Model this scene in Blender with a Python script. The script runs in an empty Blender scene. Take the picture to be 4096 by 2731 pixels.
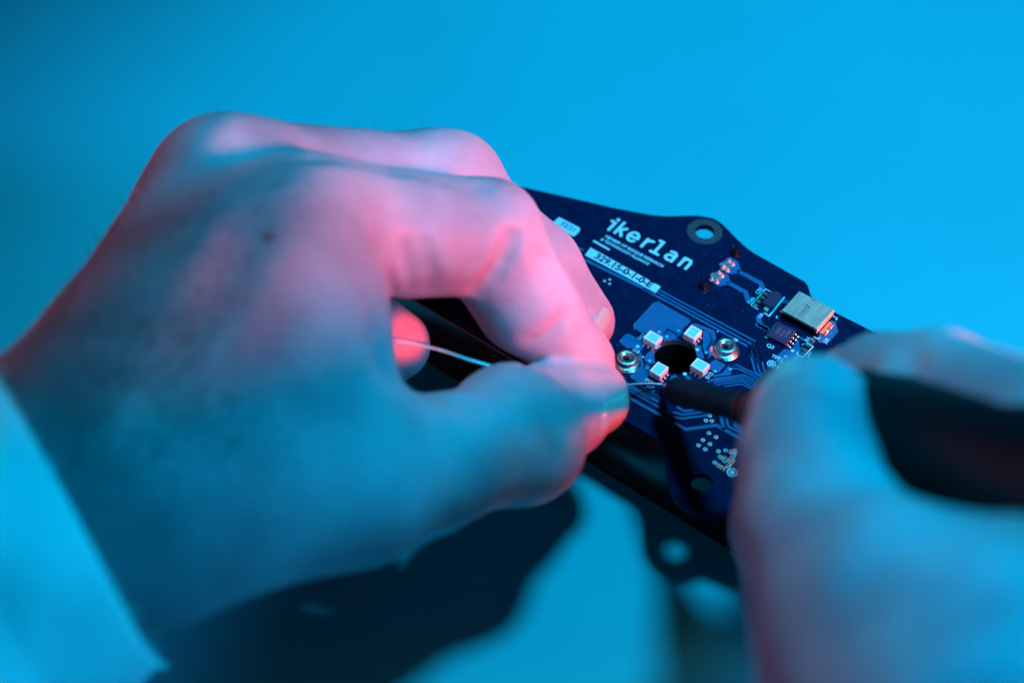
import bpy, math, random
import numpy as np
from mathutils import Vector, Matrix

random.seed(7); np.random.seed(7)
sc = bpy.context.scene
col = sc.collection
MM = 0.001

# ---------------------------------------------------------------- camera
LENS, ELEV, DIST, ZB = 60.0, math.radians(49.0), 375.0, 22.0      # mm; ZB is the height of the board's top face
camC = np.array([0.0, -DIST*math.cos(ELEV), ZB + DIST*math.sin(ELEV)])
camF = np.array([0.0, math.cos(ELEV), -math.sin(ELEV)])
camR = np.array([1.0, 0, 0]); camU = np.cross(camR, camF)
FPX = LENS/36*4096
def P(px, py, z=ZB):
    """a point of the photograph (4096 px wide) at height z (mm) -> world mm"""
    d = camF*FPX + camR*(px-2048) - camU*(py-1365.5)
    return camC + d*((z-camC[2])/d[2])
def V(vx, vy, z): return P(vx*1.74150, vy*1.74150, z)
cam_data = bpy.data.cameras.new('camera'); cam = bpy.data.objects.new('camera', cam_data); col.objects.link(cam)
cam_data.lens = LENS; cam_data.sensor_width = 36
cam.matrix_world = Matrix([[camR[i], camU[i], -camF[i], camC[i]*MM] for i in range(3)] + [[0, 0, 0, 1]])
cam_data.clip_start = 0.005; cam_data.clip_end = 50
focus = P(2690, 1400, ZB+1.5)
cam_data.dof.use_dof = True
cam_data.dof.focus_distance = float(np.dot(focus-camC, camF))*MM
cam_data.dof.aperture_fstop = 7.5
cam_data.dof.aperture_blades = 0
sc.camera = cam
sc.view_settings.view_transform = 'Standard'; sc.view_settings.look = 'None'
sc.view_settings.exposure = 0.0; sc.view_settings.gamma = 1.0
sc.cycles.use_denoising = True
sc.cycles.max_bounces = 6

# ---------------------------------------------------------------- light
world = bpy.data.worlds.new("World"); sc.world = world; world.use_nodes = True
bg = world.node_tree.nodes['Background']
bg.inputs['Color'].default_value = (0.0, 0.10, 0.55, 1); bg.inputs['Strength'].default_value = 0.012
def area(name, loc, target, size, energy, color, size_y=None, spread=180):
    l = bpy.data.lights.new(name, 'AREA'); o = bpy.data.objects.new(name, l); col.objects.link(o)
    l.energy = energy; l.color = color; l.size = size*MM
    if size_y: l.shape = 'RECTANGLE'; l.size_y = size_y*MM
    l.spread = math.radians(spread)
    loc = Vector(loc)*MM; t = Vector(target)*MM
    o.location = loc; o.rotation_euler = (t-loc).to_track_quat('-Z', 'Y').to_euler()
    return o
def spot(name, loc, target, energy, color, cone, blend, radius):
    l = bpy.data.lights.new(name, 'SPOT'); o = bpy.data.objects.new(name, l); col.objects.link(o)
    l.energy = energy; l.color = color; l.spot_size = math.radians(cone); l.spot_blend = blend; l.shadow_soft_size = radius*MM
    loc = Vector(loc)*MM; t = Vector(target)*MM
    o.location = loc; o.rotation_euler = (t-loc).to_track_quat('-Z', 'Y').to_euler(); return o
spot('cyan_spotlight', (172, 30, 700), (118, 26, 0), 23, (0.0, 0.52, 0.86), 45, .42, 56)
area('blue_side_panel', (320, -295, 405), (0, 0, 30), 120, 2.7, (0.0, 0.43, 0.92))
area('red_lamp', (300, -115, 128), (-20, 10, 60), 50, 1.8, (1.0, 0.04, 0.01))
spot('red_thumb_fill', (165, -8, 12), tuple(V(1395, 985, 36)), 1.6, (1.0, 0.03, 0.03), 12, .8, 11)  # added fill with no real source, reddens the thumb tip
spot('red_gap_fill', (75, -270, 290), tuple(V(922, 764, 34)), 24.0, (1.0, 0.03, 0.0), 1.8, 1.0, 2.0)  # added narrow beam through the finger gap, makes the ring fingertip glow
area('dim_red_panel', (-300, 30, 90), (60, 0, 50), 160, 0.20, (1.0, 0.05, 0.03))
spot('orange_can_fill', (150, -12, 31), tuple(P(3300, 1290, 24)), .9, (1.0, 0.20, 0.06), 12, .8, 4)  # invented spot, there only to turn the metal can's end orange

# ---------------------------------------------------------------- materials
def new_mat(name):
    m = bpy.data.materials.new(name); m.use_nodes = True
    nt = m.node_tree; return m, nt, nt.nodes['Principled BSDF']
def mat(name, base, rough=0.5, metal=0.0, var=0.0, scale=300.0, bump=0.0, bscale=900.0, spec=0.5, coat=0.0, aniso=None):
    m, nt, b = new_mat(name)
    b.inputs['Roughness'].default_value = rough; b.inputs['Metallic'].default_value = metal
    b.inputs['Specular IOR Level'].default_value = spec; b.inputs['Coat Weight'].default_value = coat
    b.inputs['Base Color'].default_value = (*base, 1)
    tc = nt.nodes.new('ShaderNodeTexCoord'); L = nt.links.new
    src = tc.outputs['Object']
    if aniso:
        mp = nt.nodes.new('ShaderNodeMapping'); mp.inputs['Scale'].default_value = aniso['scale']
        mp.inputs['Rotation'].default_value = aniso['rot']; L(src, mp.inputs['Vector']); src = mp.outputs['Vector']
    if var:
        n = nt.nodes.new('ShaderNodeTexNoise'); n.inputs['Scale'].default_value = scale; n.inputs['Detail'].default_value = 6
        L(src, n.inputs['Vector'])
        r = nt.nodes.new('ShaderNodeValToRGB')
        r.color_ramp.elements[0].position = .3; r.color_ramp.elements[1].position = .7
        r.color_ramp.elements[0].color = (*[c*(1-var) for c in base], 1)
        r.color_ramp.elements[1].color = (*[min(1, c*(1+var)) for c in base], 1)
        L(n.outputs['Fac'], r.inputs['Fac']); L(r.outputs['Color'], b.inputs['Base Color'])
        mr = nt.nodes.new('ShaderNodeMapRange'); mr.inputs['To Min'].default_value = max(.02, rough*(1-var*.6)); mr.inputs['To Max'].default_value = min(1, rough*(1+var*.6))
        L(n.outputs['Fac'], mr.inputs['Value']); L(mr.outputs['Result'], b.inputs['Roughness'])
    if bump:
        n2 = nt.nodes.new('ShaderNodeTexNoise'); n2.inputs['Scale'].default_value = bscale; n2.inputs['Detail'].default_value = 5
        L(src, n2.inputs['Vector'])
        bp = nt.nodes.new('ShaderNodeBump'); bp.inputs['Strength'].default_value = bump; bp.inputs['Distance'].default_value = 0.0002
        L(n2.outputs['Fac'], bp.inputs['Height']); L(bp.outputs['Normal'], b.inputs['Normal'])
    return m
M = {}
M['table'] = mat('table_mat', (0.002, 0.49, 0.58), .8, var=.04, scale=14, bump=.15, bscale=1500, spec=.04)
M['box'] = mat('black_plastic', (0.006, 0.007, 0.008), .28, var=.3, scale=60, bump=.05)
M['mask'] = mat('solder_mask', (0.0002, 0.012, 0.050), .36, var=.25, scale=500, bump=.08, bscale=2500, spec=.03)
M['copper_mask'] = mat('copper_under_mask', (0.003, 0.13, 0.31), .38, var=.10, scale=700, bump=.08, bscale=3000, spec=.4)
M['silk'] = mat('silkscreen_ink', (0.12, 0.80, 0.92), .6, var=.12, scale=1500)
M['tin'] = mat('solder_tin', (0.62, 0.70, 0.70), .25, 1.0, var=.2, scale=900, bump=.5, bscale=1800)
M['steel'] = mat('standoff_metal', (0.45, 0.78, 0.80), .33, 1.0, var=.15, scale=900, bump=.15, bscale=2500)
M['copper'] = mat('bare_copper', (0.95, 0.62, 0.50), .42, 0.6, var=.2, scale=900, bump=.3)
M['can'] = mat('brushed_can', (0.14, 0.50, 0.42), .42, 0.35, var=.22, scale=260, bump=.35, bscale=500, aniso={'scale': (5, 1, 1), 'rot': (0, 0, math.radians(-54))})
M['gap'] = mat('mask_opening', (0.004, 0.008, 0.05), .5)
M['epoxy'] = mat('chip_epoxy', (0.012, 0.020, 0.075), .5, var=.15, scale=2000, bump=.3, bscale=4000)
M['black_epoxy'] = mat('black_epoxy', (0.003, 0.004, 0.005), .5, bump=.1, spec=.15)
M['etch'] = mat('laser_etched', (0.06, 0.11, 0.19), .6)
M['led_case'] = mat('white_led_plastic', (0.55, 0.85, 0.85), .45, var=.05, scale=1500, bump=.1, bscale=4000)
M['fr4'] = mat('board_edge_laminate', (0.02, 0.07, 0.09), .6, var=.4, scale=1200, bump=.4)
M['teal_ring'] = mat('bare_laminate_ring', (0.008, 0.055, 0.075), .55, var=.1)
M['hole'] = mat('drill_dark', (0.003, 0.006, 0.01), .8)
M['wire'] = mat('solder_wire', (0.30, 0.84, 0.86), .3, .5)
M['grip'] = mat('iron_black_grip', (0.001, 0.0015, 0.004), .5, var=.2, scale=200, bump=.2, spec=.22)
M['barrel'] = mat('iron_barrel', (0.002, 0.022, 0.034), .7, 0.0, var=.3, scale=300, bump=.2, spec=.06)
M['tipm'] = mat('tinned_iron_tip', (0.65, 0.5, 0.5), .3, 1.0, bump=.4)
M['chipcap'] = mat('ceramic_cap', (0.22, 0.20, 0.14), .5, var=.2, scale=1500)
M['dust'] = mat('dust', (0.5, 0.6, 0.7), .8)
def lens_mat():
    m, nt, b = new_mat('led_phosphor_lens')
    b.inputs['Base Color'].default_value = (0.30, 0.85, 0.88, 1); b.inputs['Roughness'].default_value = .12
    b.inputs['Coat Weight'].default_value = .6
    tc = nt.nodes.new('ShaderNodeTexCoord'); L = nt.links.new
    ln = nt.nodes.new('ShaderNodeVectorMath'); ln.operation = 'LENGTH'; L(tc.outputs['Object'], ln.inputs[0])
    r = nt.nodes.new('ShaderNodeValToRGB'); mr = nt.nodes.new('ShaderNodeMapRange')
    mr.inputs['From Max'].default_value = 0.0016; L(ln.outputs['Value'], mr.inputs['Value']); L(mr.outputs['Result'], r.inputs['Fac'])
    r.color_ramp.elements[0].color = (0.02, 0.45, 0.55, 1); r.color_ramp.elements[0].position = .04
    r.color_ramp.elements[1].color = (0.10, 0.85, 0.86, 1); r.color_ramp.elements[1].position = 1
    e = r.color_ramp.elements.new(.22); e.color = (0.05, 0.80, 0.88, 1)
    L(r.outputs['Color'], b.inputs['Base Color'])
    return m
M['led_lens'] = lens_mat()
def skin_mat(name, mole=None, wrist_shade=None):
    m, nt, b = new_mat(name); L = nt.links.new
    tc = nt.nodes.new('ShaderNodeTexCoord')
    n = nt.nodes.new('ShaderNodeTexNoise'); n.inputs['Scale'].default_value = 42; n.inputs['Detail'].default_value = 4; L(tc.outputs['Object'], n.inputs['Vector'])
    r = nt.nodes.new('ShaderNodeValToRGB'); L(n.outputs['Fac'], r.inputs['Fac'])
    r.color_ramp.elements[0].position = .35; r.color_ramp.elements[1].position = .68
    r.color_ramp.elements[0].color = (0.48, 0.27, 0.33, 1); r.color_ramp.elements[1].color = (0.72, 0.46, 0.53, 1)
    last = r.outputs['Color']
    if mole is not None:
        vm = nt.nodes.new('ShaderNodeVectorMath'); vm.operation = 'DISTANCE'; L(tc.outputs['Object'], vm.inputs[0]); vm.inputs[1].default_value = mole
        mr = nt.nodes.new('ShaderNodeMapRange'); mr.inputs['From Min'].default_value = .0004; mr.inputs['From Max'].default_value = .0019
        L(vm.outputs['Value'], mr.inputs['Value'])
        mx = nt.nodes.new('ShaderNodeMix'); mx.data_type = 'RGBA'; L(mr.outputs['Result'], mx.inputs['Factor'])
        mx.inputs['A'].default_value = (0.52, 0.09, 0.10, 1); L(last, mx.inputs['B']); last = mx.outputs['Result']
    if wrist_shade is not None:      # shade on the wrist put into the skin colour, fading towards the fingers
        vm = nt.nodes.new('ShaderNodeVectorMath'); vm.operation = 'DISTANCE'; L(tc.outputs['Object'], vm.inputs[0]); vm.inputs[1].default_value = wrist_shade
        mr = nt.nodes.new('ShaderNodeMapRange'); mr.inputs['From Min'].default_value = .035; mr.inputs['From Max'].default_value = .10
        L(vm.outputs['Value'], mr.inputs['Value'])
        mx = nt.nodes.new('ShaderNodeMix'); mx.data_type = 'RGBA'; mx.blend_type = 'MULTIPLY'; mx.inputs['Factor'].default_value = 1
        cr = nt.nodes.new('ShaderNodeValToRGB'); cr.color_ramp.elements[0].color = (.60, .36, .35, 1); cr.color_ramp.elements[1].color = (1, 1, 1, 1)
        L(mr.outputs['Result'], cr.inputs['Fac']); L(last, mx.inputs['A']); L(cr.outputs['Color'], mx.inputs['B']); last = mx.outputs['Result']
    L(last, b.inputs['Base Color'])
    b.inputs['Roughness'].default_value = .48; b.inputs['Specular IOR Level'].default_value = .35
    b.inputs['Subsurface Weight'].default_value = .55; b.inputs['Subsurface Radius'].default_value = (1.0, .35, .25); b.inputs['Subsurface Scale'].default_value = .0028
    vo = nt.nodes.new('ShaderNodeTexVoronoi'); vo.inputs['Scale'].default_value = 1100; vo.feature = 'DISTANCE_TO_EDGE'; L(tc.outputs['Object'], vo.inputs['Vector'])
    n2 = nt.nodes.new('ShaderNodeTexNoise'); n2.inputs['Scale'].default_value = 260; n2.inputs['Detail'].default_value = 6; L(tc.outputs['Object'], n2.inputs['Vector'])
    ad = nt.nodes.new('ShaderNodeMath'); ad.operation = 'MULTIPLY_ADD'; L(vo.outputs['Distance'], ad.inputs[0]); ad.inputs[1].default_value = .35; L(n2.outputs['Fac'], ad.inputs[2])
    bp = nt.nodes.new('ShaderNodeBump'); bp.inputs['Strength'].default_value = .35; bp.inputs['Distance'].default_value = .0006
    L(ad.outputs['Value'], bp.inputs['Height']); L(bp.outputs['Normal'], b.inputs['Normal'])
    return m
M['nail'] = mat('fingernail', (0.80, 0.55, 0.52), .22, var=.06, scale=300, coat=.4)
def fabric_mat():
    m, nt, b = new_mat('white_coat_fabric'); L = nt.links.new
    tc = nt.nodes.new('ShaderNodeTexCoord')
    b.inputs['Base Color'].default_value = (.78, .78, .78, 1); b.inputs['Roughness'].default_value = .9; b.inputs['Sheen Weight'].default_value = .3
    w = nt.nodes.new('ShaderNodeTexWave'); w.inputs['Scale'].default_value = 700; w.inputs['Distortion'].default_value = 1.5; L(tc.outputs['Object'], w.inputs['Vector'])
    n = nt.nodes.new('ShaderNodeTexNoise'); n.inputs['Scale'].default_value = 60; L(tc.outputs['Object'], n.inputs['Vector'])
    ad = nt.nodes.new('ShaderNodeMath'); ad.operation = 'MULTIPLY_ADD'; L(n.outputs['Fac'], ad.inputs[0]); ad.inputs[1].default_value = 4; L(w.outputs['Fac'], ad.inputs[2])
    bp = nt.nodes.new('ShaderNodeBump'); bp.inputs['Strength'].default_value = .5; bp.inputs['Distance'].default_value = .0004
    L(ad.outputs['Value'], bp.inputs['Height']); L(bp.outputs['Normal'], b.inputs['Normal'])
    return m
M['fabric'] = fabric_mat()
M['hair'] = mat('dark_hair', (0.02, 0.012, 0.01), .5)

# ---------------------------------------------------------------- object helpers
def tag(o, label=None, cat=None, group=None, kind=None):
    for k, v in (('label', label), ('category', cat), ('group', group), ('kind', kind)):
        if v: o[k] = v
    return o
def empty(name, loc, label, cat, group=None):
    o = bpy.data.objects.new(name, None); col.objects.link(o); o.location = Vector(loc)*MM
    o.empty_display_size = .01; return tag(o, label, cat, group)
def link(name, me, material, parent=None, loc=None, rotz=0.0, smooth=False):
    """mesh in world metres -> object; origin moved to loc (mm) when the mesh was made about 0"""
    o = bpy.data.objects.new(name, me); col.objects.link(o)
    if material is not None and not me.materials: me.materials.append(material)
    if smooth: me.polygons.foreach_set('use_smooth', [True]*len(me.polygons))
    l = Vector(loc)*MM if loc is not None else Vector((0, 0, 0))
    if loc is None and len(me.vertices):          # origin to the middle of the mesh
        co = np.empty(len(me.vertices)*3); me.vertices.foreach_get('co', co); co = co.reshape(-1, 3)
        c = (co.min(0)+co.max(0))/2; co -= c; me.vertices.foreach_set('co', co.ravel()); l = Vector(c)
    o.rotation_euler = (0, 0, rotz)
    if parent is not None:
        p = parent; off = Vector((0, 0, 0)); rz = 0
        o.parent = p; pw = wloc(p); prz = wrot(p)
        d = l-pw; d.rotate(Matrix.Rotation(-prz, 3, 'Z')); l = d; o.rotation_euler = (0, 0, rotz-prz)
    o.location = l
    return o
def wrot(o):
    r = 0
    while o: r += o.rotation_euler.z; o = o.parent
    return r
def wloc(o):
    chain = []
    while o: chain.append(o); o = o.parent
    p = Vector((0, 0, 0)); r = 0
    for q in reversed(chain):
        d = q.location.copy(); d.rotate(Matrix.Rotation(r, 3, 'Z')); p += d; r += q.rotation_euler.z
    return p
def mesh(name, verts, faces):
    me = bpy.data.meshes.new(name); me.from_pydata([tuple(float(c)*MM for c in v) for v in verts], [], faces); me.update(); return me
def plate(loops, z0, z1, name='plate', bevel=0.0):
    """flat plate with holes; loops = lists of 2D points (mm), in world or local"""
    cu = bpy.data.curves.new(name, 'CURVE'); cu.dimensions = '2D'; cu.fill_mode = 'BOTH'
    for lp in loops:
        s = cu.splines.new('POLY'); s.points.add(len(lp)-1); s.use_cyclic_u = True
        for i, p in enumerate(lp): s.points[i].co = (p[0]*MM, p[1]*MM, 0, 1)
    h = (z1-z0)/2
    cu.extrude = (h-bevel)*MM
    if bevel: cu.bevel_depth = bevel*MM; cu.bevel_resolution = 1; cu.offset = -bevel*MM
    o = bpy.data.objects.new('tmp', cu); me = bpy.data.meshes.new_from_object(o)
    bpy.data.objects.remove(o); bpy.data.curves.remove(cu)
    me.transform(Matrix.Translation((0, 0, (z0+z1)/2*MM))); me.name = name
    return me
def text_mesh(s, size, z0, thick, origin, ang, sx=1.0, align='LEFT', bold=0.0):
    cu = bpy.data.curves.new('t', 'FONT'); cu.body = s; cu.size = size*MM; cu.extrude = thick/2*MM; cu.align_x = align; cu.align_y = 'CENTER'
    cu.offset = bold*MM; cu.resolution_u = 3
    o = bpy.data.objects.new('tmp', cu); me = bpy.data.meshes.new_from_object(o)
    bpy.data.objects.remove(o); bpy.data.curves.remove(cu)
    me.transform(Matrix.Translation((origin[0]*MM, origin[1]*MM, (z0+thick/2)*MM)) @ Matrix.Rotation(ang, 4, 'Z') @ Matrix.Diagonal((sx, 1, 1, 1)))
    return me
def circle(c, r, n=32, a0=0): return [(c[0]+r*math.cos(a0+2*math.pi*i/n), c[1]+r*math.sin(a0+2*math.pi*i/n)) for i in range(n)]
def stroke(pts, w, round_caps=True, nc=6):
    pts = [np.array(p[:2], float) for p in pts]; L, R = [], []
    n = len(pts); h = w/2
    for i in range(n):
        if i == 0: d = pts[1]-pts[0]; d /= np.linalg.norm(d); m = np.array([-d[1], d[0]])*h
        elif i == n-1: d = pts[-1]-pts[-2]; d /= np.linalg.norm(d); m = np.array([-d[1], d[0]])*h
        else:
            a = pts[i]-pts[i-1]; a /= np.linalg.norm(a); b = pts[i+1]-pts[i]; b /= np.linalg.norm(b)
            na = np.array([-a[1], a[0]]); nb = np.array([-b[1], b[0]]); m = na+nb; m /= np.linalg.norm(m); m = m*min(h/max(.3, m@na), 2*h)
        L.append(pts[i]+m); R.append(pts[i]-m)
    out = list(L)
    if round_caps:
        d = pts[-1]-pts[-2]; a = math.atan2(d[1], d[0]); out += [pts[-1]+h*np.array([math.cos(a+math.pi/2-math.pi*k/nc), math.sin(a+math.pi/2-math.pi*k/nc)]) for k in range(1, nc)]
    out += R[::-1]
    if round_caps:
        d = pts[0]-pts[1]; a = math.atan2(d[1], d[0]); out += [pts[0]+h*np.array([math.cos(a+math.pi/2-math.pi*k/nc), math.sin(a+math.pi/2-math.pi*k/nc)]) for k in range(1, nc)]
    return [tuple(p) for p in out]
def box_mesh(sx, sy, z0, z1, chamfer=0.0, name='box', top=1.0):
    """local box; corners bevelled a touch"""
    import bmesh
    bm = bmesh.new(); vs = []
    for z, k in ((z0, 1), (z1, top)):
        vs.append([bm.verts.new((x*sx/2*k*MM, y*sy/2*k*MM, z*MM)) for x, y in ((-1, -1), (1, -1), (1, 1), (-1, 1))])
    bm.faces.new(vs[0][::-1]); bm.faces.new(vs[1])
    for i in range(4): bm.faces.new((vs[0][i], vs[0][(i+1) % 4], vs[1][(i+1) % 4], vs[1][i]))
    if chamfer: bmesh.ops.bevel(bm, geom=list(bm.edges), offset=chamfer*MM, segments=2, affect='EDGES', profile=.6)
    me = bpy.data.meshes.new(name); bm.to_mesh(me); bm.free(); return me
def lathe(profile, n=48, name='lathe'):
    vs, fs = [], []
    for r, z in profile:
        for i in range(n): a = 2*math.pi*i/n; vs.append((r*math.cos(a), r*math.sin(a), z))
    for j in range(len(profile)-1):
        for i in range(n): fs.append((j*n+i, j*n+(i+1) % n, (j+1)*n+(i+1) % n, (j+1)*n+i))
    return mesh(name, vs, fs)
def tube(path, radii, n=20, name='tube', caps=True):
    path = [np.array(p, float) for p in path]; vs, fs = [], []
    up = np.array([0, 0, 1.0])
    for i, p in enumerate(path):
        d = path[min(i+1, len(path)-1)]-path[max(i-1, 0)]; d /= np.linalg.norm(d)
        s = np.cross(d, up); s /= max(1e-6, np.linalg.norm(s)); u = np.cross(s, d)
        r = radii[i] if hasattr(radii, '__len__') else radii
        for k in range(n): a = 2*math.pi*k/n; vs.append(p+s*r*math.cos(a)+u*r*math.sin(a))
    for i in range(len(path)-1):
        for k in range(n): fs.append((i*n+k, i*n+(k+1) % n, (i+1)*n+(k+1) % n, (i+1)*n+k))
    if caps: fs.append(tuple(range(n))[::-1]); fs.append(tuple(range((len(path)-1)*n, len(path)*n)))
    return mesh(name, vs, fs)

# photograph zoom frames: origin and scale of each close look at the photograph
FR = {'1': (2100, 700, 1.68), '2': (2200, 800, 3.357), '3': (2700, 950, 3.357), '4': (2350, 1150, 3.357), '5': (2500, 1350, 2.24),
      'a': (2380, 1180, 3.92), 'b': (2700, 1300, 3.92), 'c': (3050, 1130, 3.92), 'd': (2600, 1600, 3.136), 'e': (2200, 1350, 3.136), 'p': (0, 0, 1)}
def Q(f, x, y, z=ZB):
    o = FR[f]; p = P(o[0]+x/o[2], o[1]+y/o[2], z); return (p[0], p[1])
def QL(f, pts, z=ZB): return [Q(f, x, y, z) for x, y in pts]
UA = math.radians(-37.3); VA = UA+math.pi/2
U = np.array([math.cos(UA), math.sin(UA)]); W = np.array([math.cos(VA), math.sin(VA)])

# ================================================================ setting
tb = mesh('tabletop', [(-900, -700, 0), (900, -700, 0), (900, 1100, 0), (-900, 1100, 0), (-900, -700, -30), (900, -700, -30), (900, 1100, -30), (-900, 1100, -30)],
          [(0, 1, 2, 3), (4, 7, 6, 5), (0, 4, 5, 1), (1, 5, 6, 2), (2, 6, 7, 3), (3, 7, 4, 0)])
tag(link('tabletop', tb, M['table']), kind='structure')

# ================================================================ black box under the board
B0 = np.array(Q('p', 1785, 1251)); B1 = np.array(Q('p', 2634, 1760))
ud = (B1-B0)/np.linalg.norm(B1-B0); vd = np.array([-ud[1], ud[0]])
T_board = 1.6; zbox = ZB-T_board-.15
bx = empty('instrument_box', (*(B0+ud*55+vd*18), 0), 'low glossy black box lying under the circuit board on the blue tabletop', 'box')
s0 = B0-ud*21-vd*.3  # box lengthened leftwards: black put where hand shadow fills the finger gap
cor = [s0, s0+ud*162, s0+ud*162+vd*40, s0+vd*40]
def ring_shape(c, k): cc = sum(c)/len(c); return [tuple(cc+(p-cc)*k) for p in c]
holeC = np.array(Q('4', 1188, 925))
link('shell', plate([[tuple(c) for c in cor], circle(holeC, 5.6, 40)], 2.0, zbox, 'shell', .5), M['box'], bx)
link('base', plate([ring_shape(cor, .985)], .02, 1.98, 'base'), M['box'], bx)

# ================================================================ circuit board
board = empty('circuit_board', (*holeC, ZB-T_board), 'dark blue printed circuit board with white lettering and four square LEDs around a round hole', 'circuit board')
mount = np.array(Q('2', 2078, 425)); mount2 = np.array(Q('5', 690, 1295))
outline_px = [(1785, 1251), (1800, 700), (2100, 750), (2308, 797), (2450, 830), (2517, 843), (2570, 853), (2606, 860), (2665, 865), (2730, 863), (2785, 862), (2832, 868), (2860, 876), (2885, 892), (2915, 921),
              (2950, 957), (2987, 991), (3017, 1012), (3219, 1126), (3232, 1142), (3243, 1179), (3262, 1212), (3340, 1249), (3445, 1301), (3640, 1405), (3700, 1500), (3560, 1900), (3200, 2140),
              (2960, 2060), (2925, 2040), (2880, 2052), (2820, 2055), (2750, 2035), (2700, 1990), (2672, 1930), (2665, 1850), (2655, 1795), (2634, 1760)]
out = [Q('p', *q) for q in outline_px]
sub = plate([out, circle(holeC, 4.95, 48), circle(mount, 2.25, 32), circle(mount2, 2.3, 32)], ZB-T_board, ZB, 'substrate', .08)
link('substrate', sub, M['mask'], board)
link('hole_wall', lathe([(4.93, -.05), (4.86, -.1), (4.86, -1.5), (4.93, -1.55)], 48), M['fr4'], board, loc=(*holeC, ZB))
def flat(name, loops, h=.02, m='copper_mask', base=0.0, label=None):
    o = link(name, plate(loops, ZB+base+.004, ZB+base+h, name), M[m], board)
    if label: o['label'] = label
    return o
# --- mounting ring
flat('mounting_ring', [circle(mount, 4.15, 40), circle(mount, 2.3, 32)], .015, 'teal_ring')
flat('mounting_ring', [circle(mount2, 4.1, 40), circle(mount2, 2.35, 32)], .015, 'mask')
# --- copper areas (frame a / b)
areas = [
 ('a', [(600, 465), (608, 520), (735, 595), (900, 640), (1050, 640), (1140, 520), (1288, 605), (1300, 655), (1370, 600), (1385, 535), (1492, 425), (1487, 380), (990, 102), (915, 118)]),
 ('a', [(383, 722), (465, 620), (532, 605), (760, 735), (770, 800), (740, 850), (715, 880), (620, 838), (500, 832), (390, 745)]),
 ('a', [(680, 940), (720, 892), (735, 960), (775, 1150), (835, 1200), (835, 1250), (820, 1330), (760, 1390), (660, 1360), (555, 1290), (553, 1262), (650, 1180), (705, 1085), (708, 1010)]),
 ('a', [(770, 975), (800, 930), (915, 840), (935, 870), (925, 930), (930, 1000), (948, 1060), (870, 1085), (785, 1038)]),
 ('a', [(785, 1082), (812, 1072), (862, 1100), (865, 1140), (830, 1170), (792, 1150)]),
 ('a', [(1060, 640), (1140, 562), (1180, 570), (1278, 625), (1284, 690), (1180, 700), (1110, 722), (1050, 700)]),
 ('b', [(165, 75), (255, -15), (330, -25), (615, 85), (650, 215), (605, 275), (590, 380), (585, 470), (500, 540), (520, 500), (540, 480), (518, 440), (512, 370), (590, 265), (560, 130), (470, 75), (400, 60)]),
 ('b', [(440, 90), (465, 83), (540, 122), (568, 265), (495, 350), (495, 450), (475, 460), (430, 330), (440, 280)]),
 ('b', [(310, 330), (400, 320), (465, 530), (380, 520), (340, 480)]),
 ('b', [(555, 590), (625, 535), (795, 625), (690, 745), (600, 740), (545, 690)]),
 ('b', [(590, 780), (680, 770), (740, 750), (860, 620), (950, 600), (960, 640), (870, 650), (830, 690), (890, 745), (870, 780), (600, 815)]),
 ('b', [(-60, 800), (0, 780), (100, 840), (200, 900), (60, 960), (-100, 900)]),
 ('b', [(170, 800), (190, 780), (240, 810), (250, 860), (160, 850)]),
 ('c', [(230, 1145), (340, 1040), (420, 1050), (560, 1140), (640, 1180), (800, 1215), (760, 1330), (640, 1430), (530, 1430), (250, 1290), (180, 1170)]),
 ('c', [(470, 1030), (560, 890), (600, 1055), (540, 1120), (500, 1100)]),
 ('c', [(905, 790), (1075, 590), (1150, 620), (1185, 770), (1050, 930), (960, 950), (870, 930), (880, 850)]),
 ('3', [(600, 370), (700, 275), (750, 270), (850, 325), (882, 440), (842, 485), (748, 495), (690, 465)]),
 ('3', [(470, 500), (590, 440), (690, 490), (717, 500), (737, 588), (700, 635), (592, 655), (535, 622)]),
 ('d', [(1040, 300), (1100, 230), (1180, 270), (1290, 430), (1250, 440), (1060, 340)]),
 ('a', [(810, 1410), (940, 1425), (940, 1450), (880, 1470), (800, 1440)]),
 ('a', [(860, 1480), (950, 1485), (920, 1530)]),
]
for f, pl in areas: flat('copper_area', [QL(f, pl)])
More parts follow.
